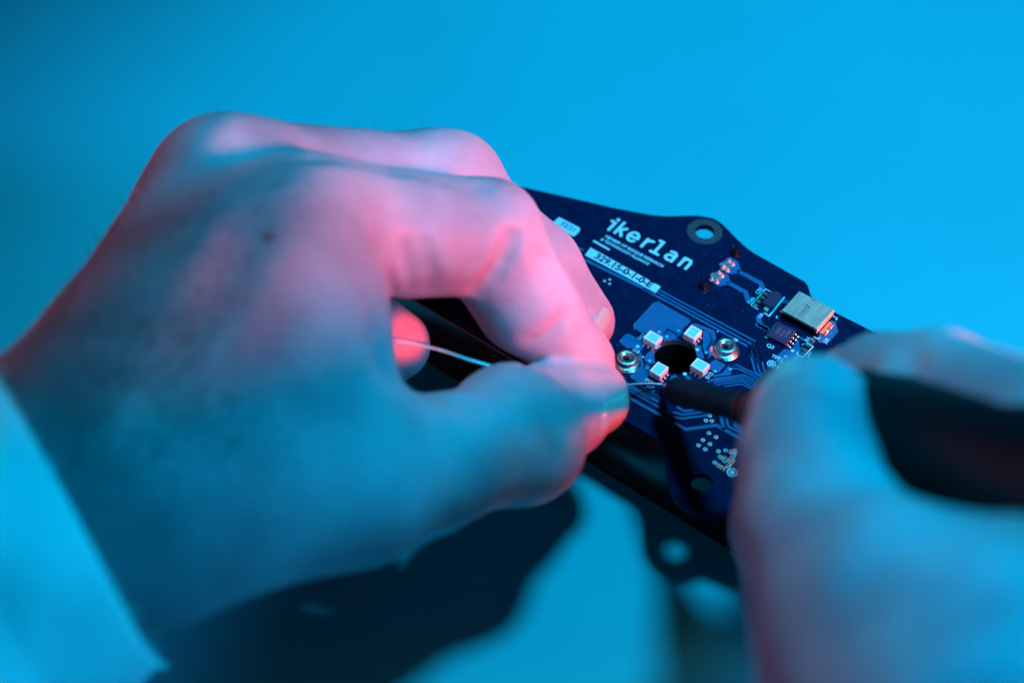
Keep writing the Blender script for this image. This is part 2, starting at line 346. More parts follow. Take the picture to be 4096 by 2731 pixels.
# --- traces: (frame, points, width mm)
traces = [
 ('3', [(-420, 590), (0, 818), (1090, 1398), (1165, 1660)], .42), ('b', [(1276, 262), (1400, 700), (1478, 765)], .42),
 ('3', [(-340, 680), (0, 868), (1040, 1437), (1115, 1700)], .42), ('b', [(1218, 300), (1325, 735), (1440, 790)], .42),
 ('2', [(440, 790), (1400, 1255)], .75), ('2', [(440, 670), (400, 650), (360, 640)], .5),
 ('3', [(-420, 695), (0, 915), (985, 1465), (1030, 1590)], .55), ('b', [(1150, 330), (1262, 745), (1400, 805)], .45),
 ('3', [(865, 460), (1150, 612), (1185, 700)], 1.15), ('3', [(725, 612), (945, 732), (985, 860)], 1.1), ('3', [(1150, 1035), (1120, 1085), (1140, 1170), (1270, 1245)], 1.1),
 ('b', [(840, 640), (950, 615), (1400, 835)], .40), ('b', [(890, 682), (985, 678), (1360, 860)], .40),
 ('b', [(520, 890), (610, 845), (1085, 780), (1350, 905)], .40), ('b', [(600, 890), (640, 862), (1080, 815), (1300, 925)], .34),
 ('b', [(620, 925), (665, 890), (1070, 850), (1270, 950)], .34), ('b', [(660, 945), (700, 925), (1060, 885), (1230, 975)], .34), ('b', [(780, 960), (1040, 925), (1200, 995)], .34),
 ('a', [(380, 1262), (900, 1565), (1010, 1620)], .55), ('a', [(430, 1330), (860, 1590)], .42), ('a', [(420, 1400), (900, 1680)], .42),
 ('e', [(840, 470), (1350, 745)], .62), ('e', [(900, 560), (1355, 800)], .60), ('e', [(940, 625), (1355, 865)], .60), ('e', [(920, 710), (1380, 970)], .72),
 ('d', [(350, 90), (430, 140), (680, 100), (720, 60)], .62), ('d', [(300, 150), (410, 182), (700, 145), (745, 95)], .50), ('d', [(320, 215), (400, 230), (715, 190), (780, 110)], .55),
 ('d', [(320, 290), (450, 365), (830, 312), (1235, 535)], .85), ('d', [(870, 120), (925, 360)], .75), ('d', [(1012, 170), (958, 235), (985, 330), (1280, 480)], .55),
 ('c', [(600, 870), (700, 925), (780, 950)], .5), ('c', [(-80, 660), (60, 730)], 1.0), ('c', [(330, 290), (400, 310)], .9),
 ('b', [(1470, 690), (1455, 660), (1500, 640)], .22),
]
for f, pl, w in traces: flat('trace', [stroke(QL(f, pl), w, True)], .02)
# --- vias
via_me = lathe([(.17, .03), (.20, .05), (.30, .05), (.34, .02), (.34, .004), (.17, .004), (.17, .03)], 16, 'via')
via_me.materials.append(M['silk'])
dot_me = lathe([(0.001, .02), (.18, .02), (.18, .004)], 16, 'viahole'); dot_me.materials.append(M['hole'])
vias = [('a', 1006, 577), ('a', 1314, 562), ('a', 1126, 651), ('a', 856, 1031), ('a', 815, 1144), ('b', 489, 428), ('b', 630, 722), ('b', 866, 690),
        ('b', 62, 92), ('2', 732, 1088), ('2', 800, 1068), ('2', 800, 1125),
        ('c', 267, 1175), ('c', 364, 1158), ('c', 303, 1258), ('c', 397, 1241), ('c', 433, 1327), ('c', 523, 1313), ('c', 618, 1298)]
big_vias = [('d', 752, 196), ('d', 702, 255), ('d', 774, 260), ('d', 740, 413), ('d', 828, 464), ('d', 664, 500), ('d', 608, 566), ('d', 752, 550), ('d', 694, 616), ('d', 858, 640),
            ('d', 950, 630), ('d', 880, 712), ('d', 812, 782), ('d', 1060, 635)]
for k, (f, x, y) in enumerate(vias+big_vias):
    q = Q(f, x, y); o = link('via', via_me, None, board, loc=(*q, ZB+.02))
    if k >= len(vias): o.scale = (1.35, 1.35, 1)
    link('via_hole', dot_me, None, o, loc=(*q, ZB+.022))
dots = [('a', 670, 805, .42), ('a', 753, 967, .22), ('b', 155, 766, .45), ('b', 350, 384, .42), ('c', 472, 1068, .42), ('c', 632, 973, .25)]
for f, x, y, r in dots: flat('white_dot', [circle(Q(f, x, y), r, 20)], .03, 'silk')
# --- testpoint
tp = Q('c', 141, 1271)
flat('test_point', [circle(tp, 1.0, 32), circle(tp, .78, 32)], .03, 'silk'); flat('test_point', [circle(tp, .58, 28), circle(tp, .15, 16)], .04, 'led_lens'); flat('test_point', [circle(tp, .14, 16)], .03, 'hole')
tp2 = Q('d', 1030, 905); flat('test_point', [circle(tp2, 1.1, 28), circle(tp2, .8, 28)], .03, 'silk'); flat('test_point', [circle(tp2, .5, 20)], .03, 'silk')

# --- lettering
TH = .02
def txt(name, s, f, x, y, size, ang=UA, sx=1.0, m='silk', base=.03, align='CENTER', bold=0.0, z=ZB, thick=TH, par=None):
    q = Q(f, x, y, z); me = text_mesh(s, size, z+base, thick, q, ang, sx, align, bold)
    return link(name, me, M[m], par or board)
# logo built from rounded strokes in board axes: (s along the line, t up), unit = x-height
LO = np.array(Q('2', 775, 395)); LE = np.array(Q('2', 1890, 960))
LA = math.atan2(*(LE-LO)[::-1]); LU = np.array([math.cos(LA), math.sin(LA)]); LV = np.array([-LU[1], LU[0]])
tot = np.linalg.norm(LE-LO); ch = tot/6.62
def arc(cx, cy, rx, ry, a0, a1, n=14): return [(cx+rx*math.cos(math.radians(a0+(a1-a0)*i/n)), cy+ry*math.sin(math.radians(a0+(a1-a0)*i/n))) for i in range(n+1)]
xh = 2.85
def glyph(k, strokes, dots=()):
    for i, st in enumerate(strokes):
        pts = [tuple(LO+LU*(k*ch+a*ch)+LV*(b*xh)) for a, b in st]
        link('letter', plate([stroke(pts, .78, True)], ZB+.03+i*.006, ZB+.055+i*.006, 'letter'), M['silk'], board)
    for a, b in dots:
        link('letter', plate([circle(LO+LU*(k*ch+a*ch)+LV*(b*xh), .50, 18)], ZB+.03, ZB+.055, 'letter'), M['silk'], board)
glyph(0, [[(-.20, 1), (.08, 1), (.08, 0)]], [(.08, 1.42)])
glyph(.62, [[(-.05, 0), (-.05, 1.42)], [(.0, .45), (.42, .95)], [(.12, .55), (.45, 0)]])
glyph(1.62, [[(-.12, .5), (.44, .5)] , arc(.17, .5, .34, .52, 0, 315)])
glyph(2.72, [[(0, 0), (0, 1.0)], [(.0, .62), (.16, .93), (.42, 1.0)]])
glyph(3.6, [[(-.14, 1.42), (.12, 1.42), (.12, 0)], [(-.16, 0), (.42, 0)]])
glyph(4.62, [[(.0, .95), (.28, 1.0), (.46, .80), (.46, 0)], arc(.18, .3, .28, .30, 45, 330)])
glyph(5.68, [[(0, 0), (0, 1.0)], [(.0, .70), (.2, 1.0), (.42, .98), (.54, .72), (.54, 0)]])
txt('lettering', 'MEMBER OF BASQUE RESEARCH', '2', 1130, 690, 1.15, sx=.98, bold=.035)
txt('lettering', '& TECHNOLOGY ALLIANCE', '2', 1005, 695, 1.15, sx=.93, bold=.035)
flat('silk_bar', [stroke(QL('2', [(590, 553), (790, 665)]), .55)], .05, 'silk')
# part-number plate: light ink with dark characters
lab = QL('2', [(545, 640), (1490, 1165), (1420, 1245), (468, 742)])
flat('number_plate', [lab], .045, 'silk')
txt('plate_lettering', '329.15-0-1-0-E', '2', 985, 948, 2.55, sx=1.02, m='epoxy', base=.05, bold=.09)
flat('number_plate', [QL('2', [(120, 232), (400, 375), (405, 410), (330, 490), (290, 480), (20, 320)])], .045, 'silk')
txt('plate_lettering', '32/21', '2', 245, 365, 1.9, m='epoxy', base=.05, bold=.03)
lab3 = QL('c', [(250, 1290), (525, 1435), (440, 1480), (190, 1365)])
flat('number_plate', [lab3], .045, 'silk'); txt('plate_lettering', 'LED', 'c', 355, 1388, 2.0, m='copper_mask', base=.05, bold=.05)
for s, f, x, y, sz, a in (('C37', '3', 1130, 718, 1.25, VA), ('C40', '3', 1028, 850, 1.25, VA), ('Q3', '3', 1280, 1462, 1.35, UA), ('J10', 'a', 645, 880, 1.3, UA), ('J9', 'b', 950, 240, 1.3, UA),
                          ('D12', 'b', 540, 795, 1.2, VA), ('D13', 'a', 725, 655, 1.1, VA), ('D11', 'a', 850, 1350, 1.1, UA), ('TP11', 'c', 230, 1190, 1.3, UA), ('R6', 'c', 710, 892, 1.3, VA), ('Z1', 'c', 540, 1195, 1.3, VA),
                          ('U6', 'd', 1055, 690, 1.2, VA), ('J20', 'c', 1000, 915, 1.2, VA), ('C38', '3', 1150, 1055, .9, VA)):
    txt('lettering', s, f, x, y, sz, a, bold=.03)
# silkscreen outlines
for f, pl, w in [('3', [(1280, 728), (1215, 692), (1020, 912), (1118, 968)], .22), ('3', [(1470, 800), (1265, 1052), (1195, 1010)], .42), ('c', [(665, 960), (700, 950), (795, 1005), (630, 1175), (540, 1120), (560, 1085)], .30),
                 ('c', [(1110, 530), (1170, 560), (1150, 590)], .28), ('c', [(230, 520), (215, 545), (240, 560)], .28), ('c', [(800, 850), (875, 885), (900, 860)], .28), ('a', [(960, 845), (1030, 790)], .22),
                 ('b', [(655, 115), (680, 88)], .18), ('b', [(455, 790), (520, 735)], .18), ('c', [(705, 1165), (760, 1095)], .22), ('c', [(705, 1165), (800, 1212)], .2), ('d', [(930, 790), (1000, 720), (1060, 755), (985, 850)], .3)]:
    flat('silk_outline', [stroke(QL(f, pl), w, False)], .035, 'silk')

# --- LEDs
led_top = 1.9
LED = [('4', 877, 668, 0, 'D13'), ('4', 1413, 598, 1, 'D14'), ('4', 960, 1092, 1, 'D11'), ('4', 1513, 1038, 0, 'D12')]
house_me = box_mesh(3.35, 2.85, .45, led_top, .10, 'housing'); house_me.materials.append(M['led_case'])
low_me = box_mesh(3.05, 2.5, .05, .46, .05, 'under_body'); low_me.materials.append(M['led_case'])
lens_loop = [(-1.25, -1.0), (1.25, -1.0), (1.25, 1.0), (-.95, 1.0), (-1.25, .72)]
rim_me = plate([[(-1.55, -1.3), (1.55, -1.3), (1.55, 1.3), (-1.55, 1.3)], [p for p in lens_loop]], led_top-.01, led_top+.10, 'rim', .03); rim_me.materials.append(M['led_case'])
lens_me = plate([[(x*1.02, y*1.02) for x, y in lens_loop]], led_top-.02, led_top+.035, 'lens'); lens_me.materials.append(M['led_lens'])
lead_me = mesh('lead', [(-.25, 0, .9), (.25, 0, .9), (.25, .16, .9), (-.25, .16, .9), (-.25, 0, .0), (.25, 0, .0), (.25, .30, .0), (-.25, .30, .0), (-.25, .22, .35), (.25, .22, .35)],
               [(0, 1, 2, 3), (3, 2, 9, 8), (8, 9, 6, 7), (4, 7, 6, 5), (0, 4, 5, 1), (0, 3, 8, 7, 4), (1, 5, 6, 9, 2)]); lead_me.materials.append(M['copper'])
pad_me = box_mesh(.6, .55, .0, .12, .05, 'pad'); pad_me.materials.append(M['tin'])
for f, x, y, rot, nm in LED:
    q = Q(f, x, y, ZB+led_top); rz = UA+(math.pi/2 if rot else 0)
    h = link('led', house_me, None, board, loc=(*q, ZB), rotz=rz)
    link('under_body', low_me, None, h, loc=(*q, ZB), rotz=rz); link('rim', rim_me, None, h, loc=(*q, ZB), rotz=rz); link('lens', lens_me, None, h, loc=(*q, ZB), rotz=rz)
    for sgn in (-1, 1):
        for k in (-1, 0, 1):
            lx, ly = k*1.1, sgn*1.3
            wx = q[0]+lx*math.cos(rz)-ly*math.sin(rz); wy = q[1]+lx*math.sin(rz)+ly*math.cos(rz)
            link('lead', lead_me, None, h, loc=(wx, wy, ZB+.03), rotz=rz+(0 if sgn > 0 else math.pi))
            ly = sgn*1.72; wx = q[0]+lx*math.cos(rz)-ly*math.sin(rz); wy = q[1]+lx*math.sin(rz)+ly*math.cos(rz)
            link('solder_pad', pad_me, None, h, loc=(wx, wy, ZB+.025), rotz=rz)
# --- threaded standoffs
prof = [(2.95, .0), (2.92, .25), (2.75, .42), (2.55, .5), (2.32, .55), (2.25, .7), (2.25, 1.75), (2.18, 1.83), (1.42, 1.83), (1.3, 1.75), (1.12, 1.6)]
z = 1.5
while z > -1.2: prof += [(1.0, z-.07), (.82, z-.17), (1.0, z-.27)]; z -= .3
prof += [(.001, -1.25)]
st_me = lathe(prof, 56, 'standoff'); st_me.materials.append(M['steel'])
sold_me = lathe([(2.0, .42), (2.7, .36), (3.05, .2), (3.2, .02)], 48, 'solder'); sold_me.materials.append(M['tin'])
for f, x, y in (('4', 527, 930), ('4', 1858, 768)):
    q = Q(f, x, y, ZB+1.8); s = link('standoff', st_me, None, board, loc=(*q, ZB+.02), smooth=True); link('solder_fillet', sold_me, None, s, loc=(*q, ZB+.02), smooth=True)
# --- metal can component
def frame_box(name, f, pts, h, m, base=.03, chamfer=.06, parent=None, z_top=None):
    """box whose TOP corners (3: a, b along u, c along v) are seen at the given places; h = height above the board"""
    a, b, c = [np.array(Q(f, *p, ZB+h)) for p in pts]
    cen = (b+c)/2; lu = np.linalg.norm(b-a); lv = np.linalg.norm(c-a); ang = math.atan2(*(b-a)[::-1])
    me = box_mesh(lu, lv, base, h, chamfer, name); me.materials.append(M[m])
    return link(name, me, None, parent or board, loc=(*cen, ZB), rotz=ang), cen, lu, lv, ang
can, cc, clu, clv, can_a = frame_box('metal_can', '3', [(1440, 975), (1905, 1225), (1665, 715)], 2.6, 'can', base=1.9, chamfer=.12)
cm = box_mesh(clu-.6, clv-.3, .03, 1.92, .08, 'can_body'); cm.materials.append(M['black_epoxy']); link('can_body', cm, None, can, loc=(*cc, ZB), rotz=can_a)
def loc_uv(c, ang, a, b): return (c[0]+a*math.cos(ang)-b*math.sin(ang), c[1]+a*math.sin(ang)+b*math.cos(ang))
ef = box_mesh(.28, clv*.98, 1.0, 2.45, .06, 'end_face'); ef.materials.append(M['copper']); link('end_face', ef, None, can, loc=(*loc_uv(cc, can_a, clu/2+.10, 0), ZB), rotz=can_a)
tabm = box_mesh(1.6, clv*.62, .03, .5, .1, 'solder_tab', .85); tabm.materials.append(M['tin']); link('solder_tab', tabm, None, can, loc=(*loc_uv(cc, can_a, clu/2+.95, -.3), ZB), rotz=can_a)
link('solder_tab', tabm, None, can, loc=(*loc_uv(cc, can_a, -clu/2-.3, 0), ZB), rotz=can_a)
txt('etched_mark', 'Z 1 00', '3', 1830, 870, 1.3, VA, m='etch', base=.0, z=ZB+2.61, thick=.01, par=can)
txt('etched_mark', 'NWKF', '3', 1740, 985, 1.3, VA, m='etch', base=.0, z=ZB+2.61, thick=.01, par=can)
# --- driver chip
chip, hc, hlu, hlv, ha = frame_box('driver_chip', '3', [(1225, 1308), (1478, 1430), (1385, 1128)], 1.05, 'epoxy')
for i, (s, x, y) in enumerate((('QJ454', 1388, 1250), ('EA1A', 1445, 1290), ('W98C', 1518, 1290))):
    txt('etched_mark', s, '3', x, y, .95, VA, m='etch', base=.0, z=ZB+1.06, thick=.01, bold=.02, par=chip)
tabc = box_mesh(.9, hlv*1.12, .02, .55, .15, 'heat_tab'); tabc.materials.append(M['tin']); link('heat_tab', tabc, None, chip, loc=(*loc_uv(hc, ha, -hlu/2-.15, 0), ZB), rotz=ha)
leg_me = mesh('pin', [(-.35, -.2, .45), (.0, -.2, .45), (.35, -.2, .08), (.75, -.2, .08), (.75, -.2, 0), (.3, -.2, 0), (-.05, -.2, .35), (-.35, -.2, .35)]+[(-.35, .2, .45), (.0, .2, .45), (.35, .2, .08), (.75, .2, .08), (.75, .2, 0), (.3, .2, 0), (-.05, .2, .35), (-.35, .2, .35)],
              [tuple(range(8))[::-1], tuple(range(8, 16))]+[(i, (i+1) % 8, (i+1) % 8+8, i+8) for i in range(8)]); leg_me.materials.append(M['tin'])
blob_me = lathe([(.001, .34), (.15, .32), (.27, .22), (.34, .08), (.36, .0)], 16, 'solder_blob'); blob_me.materials.append(M['tin'])
for k in range(4):
    b = -hlv/2+(k+.5)*hlv/4; q = loc_uv(hc, ha, hlu/2+.2, b); link('pin', leg_me, None, chip, loc=(*q, ZB+.03), rotz=ha)
    q = loc_uv(hc, ha, hlu/2+.85, b); link('solder_blob', blob_me, None, chip, loc=(*q, ZB+.02), smooth=True)
# --- diode block and small parts
dio, dc, dlu, dlv, da = frame_box('diode_block', '3', [(1165, 868), (1305, 932), (1308, 712)], 1.5, 'epoxy', chamfer=.08)
frontt = box_mesh(1.1, .9, .03, .7, .12, 'terminal'); frontt.materials.append(M['copper']); link('terminal', frontt, None, dio, loc=(*loc_uv(dc, da, 0, -dlv/2-.35), ZB), rotz=da)
link('terminal', frontt, None, dio, loc=(*loc_uv(dc, da, 0, dlv/2+.35), ZB), rotz=da)
def small_part(f, x, y, lx, ly, h, ang, body='chipcap'):
    q = Q(f, x, y); me = box_mesh(lx*.55, ly, .04, h, .04, 'body'); me.materials.append(M[body])
    o = link('chip_capacitor', me, None, board, loc=(*q, ZB), rotz=ang)
    for s in (-1, 1):
        m2 = box_mesh(lx*.26, ly*1.04, .03, h*1.05, .05, 'end_cap'); m2.materials.append(M['tin']); link('end_cap', m2, None, o, loc=(*loc_uv(q, ang, s*lx*.39, 0), ZB), rotz=ang)
for a in [('3', 1222, 775, 1.3, .7, .5, UA), ('3', 1172, 822, 1.3, .7, .5, UA), ('3', 1118, 872, 1.3, .7, .5, UA), ('3', 1080, 925, 1.2, .7, .4, UA), ('c', 665, 1030, 1.9, 1.3, .6, VA, 'black_epoxy'), ('c', 780, 915, 1.2, .6, .5, UA),
          ('d', 1010, 660, 1.3, .7, .5, VA), ('d', 915, 745, 1.4, .8, .5, VA), ('d', 1000, 780, 1.9, 1.2, .6, VA, 'chipcap'), ('d', 850, 825, 1.1, .6, .4, VA), ('d', 885, 850, 1.1, .6, .4, VA), ('d', 925, 870, 1.1, .6, .4, VA), ('d', 965, 830, 1.0, .6, .4, VA)]:
    small_part(*a)
# fine-pitch pads of the controller beneath the iron, and its black body
for k in range(9):
    t = k/8; q = Q('b', 1490-130*t+0, 720+130*t); me = pad_me
    o = link('fine_pad', pad_me, None, board, loc=(*q, ZB), rotz=UA); o.scale = (1.5, .42, 1)
ctl = box_mesh(7, 5.5, .1, 1.0, .08, 'controller_chip'); ctl.materials.append(M['black_epoxy']); link('controller_chip', ctl, None, board, loc=(*Q('b', 1600, 930), ZB), rotz=UA)
# header solder joints, plug pins
jm = lathe([(.001, .75), (.16, .72), (.24, .60), (.27, .4), (.36, .2), (.55, .03)], 16, 'joint'); jm.materials.append(M['copper'])
for x, y in ((725, 315), (775, 358), (655, 395), (705, 440), (590, 470), (628, 512), (492, 560), (560, 593), (640, 408)):
    link('solder_joint', jm, None, board, loc=(*Q('3', x, y+6), ZB+.01), smooth=True)
fl = mat('flux_film', (0.05, 0.22, 0.26), .12, var=.5, scale=900, bump=.8, bscale=1200); M['flux'] = fl
for k, (x, y, r) in enumerate(((690, 380, 1.35), (560, 530, 1.35))):
    c = Q('3', x, y); pts = [(c[0]+r*(1+.25*math.sin(3*a+k)+.12*math.sin(7*a))*math.cos(a), c[1]+r*(1+.2*math.cos(2*a+k))*math.sin(a)) for a in [2*math.pi*i/28 for i in range(28)]]
    flat('flux_residue', [pts], .03, 'flux', base=.02)
pm = lathe([(.001, 1.5), (.45, 1.5), (.58, 1.35), (.62, .2), (1.15, .1), (1.2, .0)], 28, 'plug'); pm.materials.append(M['black_epoxy'])
for x, y in ((808, 200), (385, 648)): link('locating_peg', pm, None, board, loc=(*Q('3', x, y+25), ZB+.01), smooth=True)
# dust on the board
vs, fs = [], []
for i in range(520):
    x, y = random.uniform(2150, 3250), random.uniform(850, 1700); q = Q('p', x, y); s = random.choice([.03, .04, .05, .08])*random.uniform(.7, 1.3); a = random.uniform(0, 3.1)
    from mathutils.geometry import intersect_point_line
    n = len(vs); e = random.uniform(.4, 1.0)
    for dx, dy in ((-1, -.6), (1, -1), (.7, 1), (-.8, .7)):
        vs.append((q[0]+s*(dx*math.cos(a)-e*dy*math.sin(a)), q[1]+s*(dx*math.sin(a)+e*dy*math.cos(a)), ZB+.065))
    fs.append((n, n+1, n+2, n+3))
def inside(p, poly):
    c = False; j = len(poly)-1
    for i in range(len(poly)):
        if (poly[i][1] > p[1]) != (poly[j][1] > p[1]) and p[0] < (poly[j][0]-poly[i][0])*(p[1]-poly[i][1])/(poly[j][1]-poly[i][1])+poly[i][0]: c = not c
        j = i
    return c
fs = [f for f in fs if inside(vs[f[0]], out) and math.dist(vs[f[0]][:2], holeC) > 5.2 and math.dist(vs[f[0]][:2], mount) > 2.6]
tag(link('dust', mesh('dust', vs, fs), M['dust'], board), kind='stuff')

# ================================================================ signed-distance hands
class Field:
    def __init__(s, lo, hi, h):
        s.lo = np.array(lo, float); s.lo[2] = max(s.lo[2], 1.0); s.h = h; s.n = np.ceil((np.array(hi)-s.lo)/h).astype(int)+1
        s.ax = [(s.lo[i]+np.arange(s.n[i])*h).astype(np.float32) for i in range(3)]
        s.F = np.full(s.n, 30, np.float32)
    def box(s, lo, hi):
        i0 = np.clip(np.floor((lo-s.lo)/s.h).astype(int), 0, s.n-1); i1 = np.clip(np.ceil((hi-s.lo)/s.h).astype(int)+1, 1, s.n)
        return tuple(slice(a, b) for a, b in zip(i0, i1))
    def dist(s, a, b, ra, rb, sl, flat=None):
        X = s.ax[0][sl[0]][:, None, None]-np.float32(a[0]); Y = s.ax[1][sl[1]][None, :, None]-np.float32(a[1]); Z = s.ax[2][sl[2]][None, None, :]-np.float32(a[2])
        d = (b-a).astype(np.float32); L2 = float(d@d)+1e-9
        t = np.clip((X*d[0]+Y*d[1]+Z*d[2])/L2, 0, 1)
        X = X-t*d[0]; Y = Y-t*d[1]; Z = Z-t*d[2]
        if flat is not None:
            n, k = flat; pr = (X*n[0]+Y*n[1]+Z*n[2])*(k-1)
            X = X+pr*n[0]; Y = Y+pr*n[1]; Z = Z+pr*n[2]
        return np.sqrt(X*X+Y*Y+Z*Z)-(ra+(rb-ra)*t)
    def cap(s, G, a, b, ra, rb, k=4.0, flat=None):
        m = max(ra, rb)+14; sl = s.box(np.minimum(a, b)-m, np.maximum(a, b)+m)
        if any(q.stop <= q.start for q in sl): return
        d = s.dist(a, b, ra, rb, sl, flat); g = G[sl]
        h = np.maximum(k-np.abs(g-d), 0)/k; G[sl] = np.minimum(g, d)-h*h*k*.25
    def groove(s, G, a, b, amp, w):
        m = w*3; sl = s.box(np.minimum(a, b)-m, np.maximum(a, b)+m); d = s.dist(a, b, 0, 0, sl); G[sl] += amp*np.exp(-(d/w)**2)
def smin(A, B, k):
    h = np.maximum(k-np.abs(A-B), 0)/k; return np.minimum(A, B)-h*h*k*.25
def surface_nets(F, lo, h):
    S = F < 0; n = np.array(F.shape)
    c = [S[i:n[0]-1+i, j:n[1]-1+j, k:n[2]-1+k] for i in (0, 1) for j in (0, 1) for k in (0, 1)]
    cnt = sum(x.astype(np.int8) for x in c); act = (cnt > 0) & (cnt < 8)
    idx = np.full(act.shape, -1, np.int64); cells = np.argwhere(act); idx[act] = np.arange(len(cells))
    acc = np.zeros((len(cells), 3)); w = np.zeros(len(cells))
    offs = [(i, j, k) for i in (0, 1) for j in (0, 1) for k in (0, 1)]
    val = {o: F[cells[:, 0]+o[0], cells[:, 1]+o[1], cells[:, 2]+o[2]].astype(float) for o in offs}
    for o in offs:
        for ax in range(3):
            if o[ax]: continue
            q = list(o); q[ax] = 1; q = tuple(q); A, B = val[o], val[q]; m = (A < 0) != (B < 0)
            t = np.where(m, A/np.where(m, A-B, 1), 0); p = np.array(o, float)[None].repeat(len(cells), 0); p[:, ax] += t
            acc[m] += p[m]; w[m] += 1
    vs = lo+(cells+acc/w[:, None])*h
    fs = []
    for ax in range(3):
        a1, a2 = (ax+1) % 3, (ax+2) % 3
        s0 = [slice(None)]*3; s1 = [slice(None)]*3; s0[ax] = slice(0, -1); s1[ax] = slice(1, None)
        A = S[tuple(s0)]; B = S[tuple(s1)]; E = np.argwhere(A != B); inside_ = A[tuple(E.T)]
        ok = (E[:, a1] > 0) & (E[:, a2] > 0) & (E[:, a1] < n[a1]-1) & (E[:, a2] < n[a2]-1); E = E[ok]; inside_ = inside_[ok]
        def g(d1, d2): q = E.copy(); q[:, a1] -= d1; q[:, a2] -= d2; return idx[tuple(q.T)]
        f = np.stack([g(1, 1), g(0, 1), g(0, 0), g(1, 0)], 1); f[~inside_] = f[~inside_][:, ::-1]; fs.append(f)
    return vs, np.concatenate(fs)
def np_mesh(name, vs, fs):
    me = bpy.data.meshes.new(name); nv, nf = len(vs), len(fs)
    me.vertices.add(nv); me.vertices.foreach_set('co', (vs*MM).astype(np.float32).ravel())
    me.loops.add(nf*4); me.loops.foreach_set('vertex_index', fs.astype(np.int32).ravel())
    me.polygons.add(nf); me.polygons.foreach_set('loop_start', np.arange(0, nf*4, 4, dtype=np.int32)); me.update(calc_edges=True); me.validate()
    me.polygons.foreach_set('use_smooth', [True]*nf); return me
def smooth_pts(vs, fs, it=2, lam=.5):
    e = np.concatenate([fs[:, [0, 1]], fs[:, [1, 2]], fs[:, [2, 3]], fs[:, [3, 0]]])
    for _ in range(it):
        acc = np.zeros_like(vs); c = np.zeros(len(vs))
        for a, b in ((0, 1), (1, 0)):
            for k in range(3): acc[:, k] += np.bincount(e[:, a], vs[e[:, b], k], len(vs))
            c += np.bincount(e[:, a], minlength=len(vs))
        vs = vs+(acc/c[:, None]-vs)*lam
    return vs
def tri(field, p):
    q = (p-field.lo)/field.h; i = np.floor(q).astype(int); i = np.clip(i, 0, field.n-2); f = q-i; G = field.F; r = 0
    for a in (0, 1):
        for b in (0, 1):
            for c in (0, 1): r += G[i[0]+a, i[1]+b, i[2]+c]*(f[0] if a else 1-f[0])*(f[1] if b else 1-f[1])*(f[2] if c else 1-f[2])
    return float(r)
def march(field, o, d, t0=0, t1=400, step=.5):
    t = t0; hi = field.lo+(field.n-2)*field.h
    while t < t1:
        p = o+d*t
        if (p > field.lo).all() and (p < hi).all():
            v = tri(field, p)
            if v < 0.02: return p
            t += max(.1, min(v*.7, 6))
        else: t += 2
    return None
def eye_hit(field, vx, vy):
    px, py = vx*1.7415, vy*1.7415; d = camF*FPX+camR*(px-2048)-camU*(py-1365.5); d /= np.linalg.norm(d); return march(field, camC, d, 150, 420)
def nail(field, a, b, dorsal, r, length, width_ang, parent, thick=.45, fwd=.6):
    """nail plate wrapped on the finger's back: rays from the bone axis outwards"""
    ax = (b-a)/np.linalg.norm(b-a); dn = dorsal-ax*(dorsal@ax); dn /= np.linalg.norm(dn); sd = np.cross(ax, dn)
    NU, NV = 16, 18; pts = []
    for i in range(NU+1):
        s = -length*.55+length*i/NU+fwd; u = i/NU
        wf = 1.0
        if u < .25: wf = math.sqrt(max(0, 1-((.25-u)/.25)**2*.75))
        if u > .8: wf = math.sqrt(max(0, 1-((u-.8)/.2)**2*.72))
        for j in range(NV+1):
            th = math.radians(width_ang)*wf*(j/NV*2-1); d = dn*math.cos(th)+sd*math.sin(th); o = b+ax*s
            lo_, hi_ = 0.0, r*1.9
            for _ in range(18):
                mid = (lo_+hi_)/2
                if tri(field, o+d*mid) < 0: lo_ = mid
                else: hi_ = mid
            edge = max(abs(j/NV*2-1)**6, (1-u)**8)
            pts.append(o+d*(lo_+.32-.45*edge))
    n = len(pts); vs = list(pts); cen = b
    vs += [p-(p-(b+ax*((p-b)@ax)))/max(1e-6, np.linalg.norm(p-(b+ax*((p-b)@ax))))*thick for p in pts]
    fs = []; w = NV+1
    for i in range(NU):
        for j in range(NV):
            q = (i*w+j, i*w+j+1, (i+1)*w+j+1, (i+1)*w+j); fs.append(q); fs.append(tuple(k+n for k in q[::-1]))
    rim = [j for j in range(w)]+[i*w+NV for i in range(1, NU+1)]+[NU*w+j for j in range(NV-1, -1, -1)]+[i*w for i in range(NU-1, 0, -1)]
    for k in range(len(rim)): a_, b_ = rim[k], rim[(k+1) % len(rim)]; fs.append((b_, a_, a_+n, b_+n))
    return link('fingernail', mesh('fingernail', vs, fs), M['nail'], parent, smooth=True)
def lengths(name, ch): print(name, [round(float(np.linalg.norm(ch[i+1][0]-ch[i][0])), 1) for i in range(len(ch)-1)])

vdir = camF                                  # towards the scene
def VL(x, y, z): return V(x, y, 30+(z-30)*.76 if z > 30 else z)
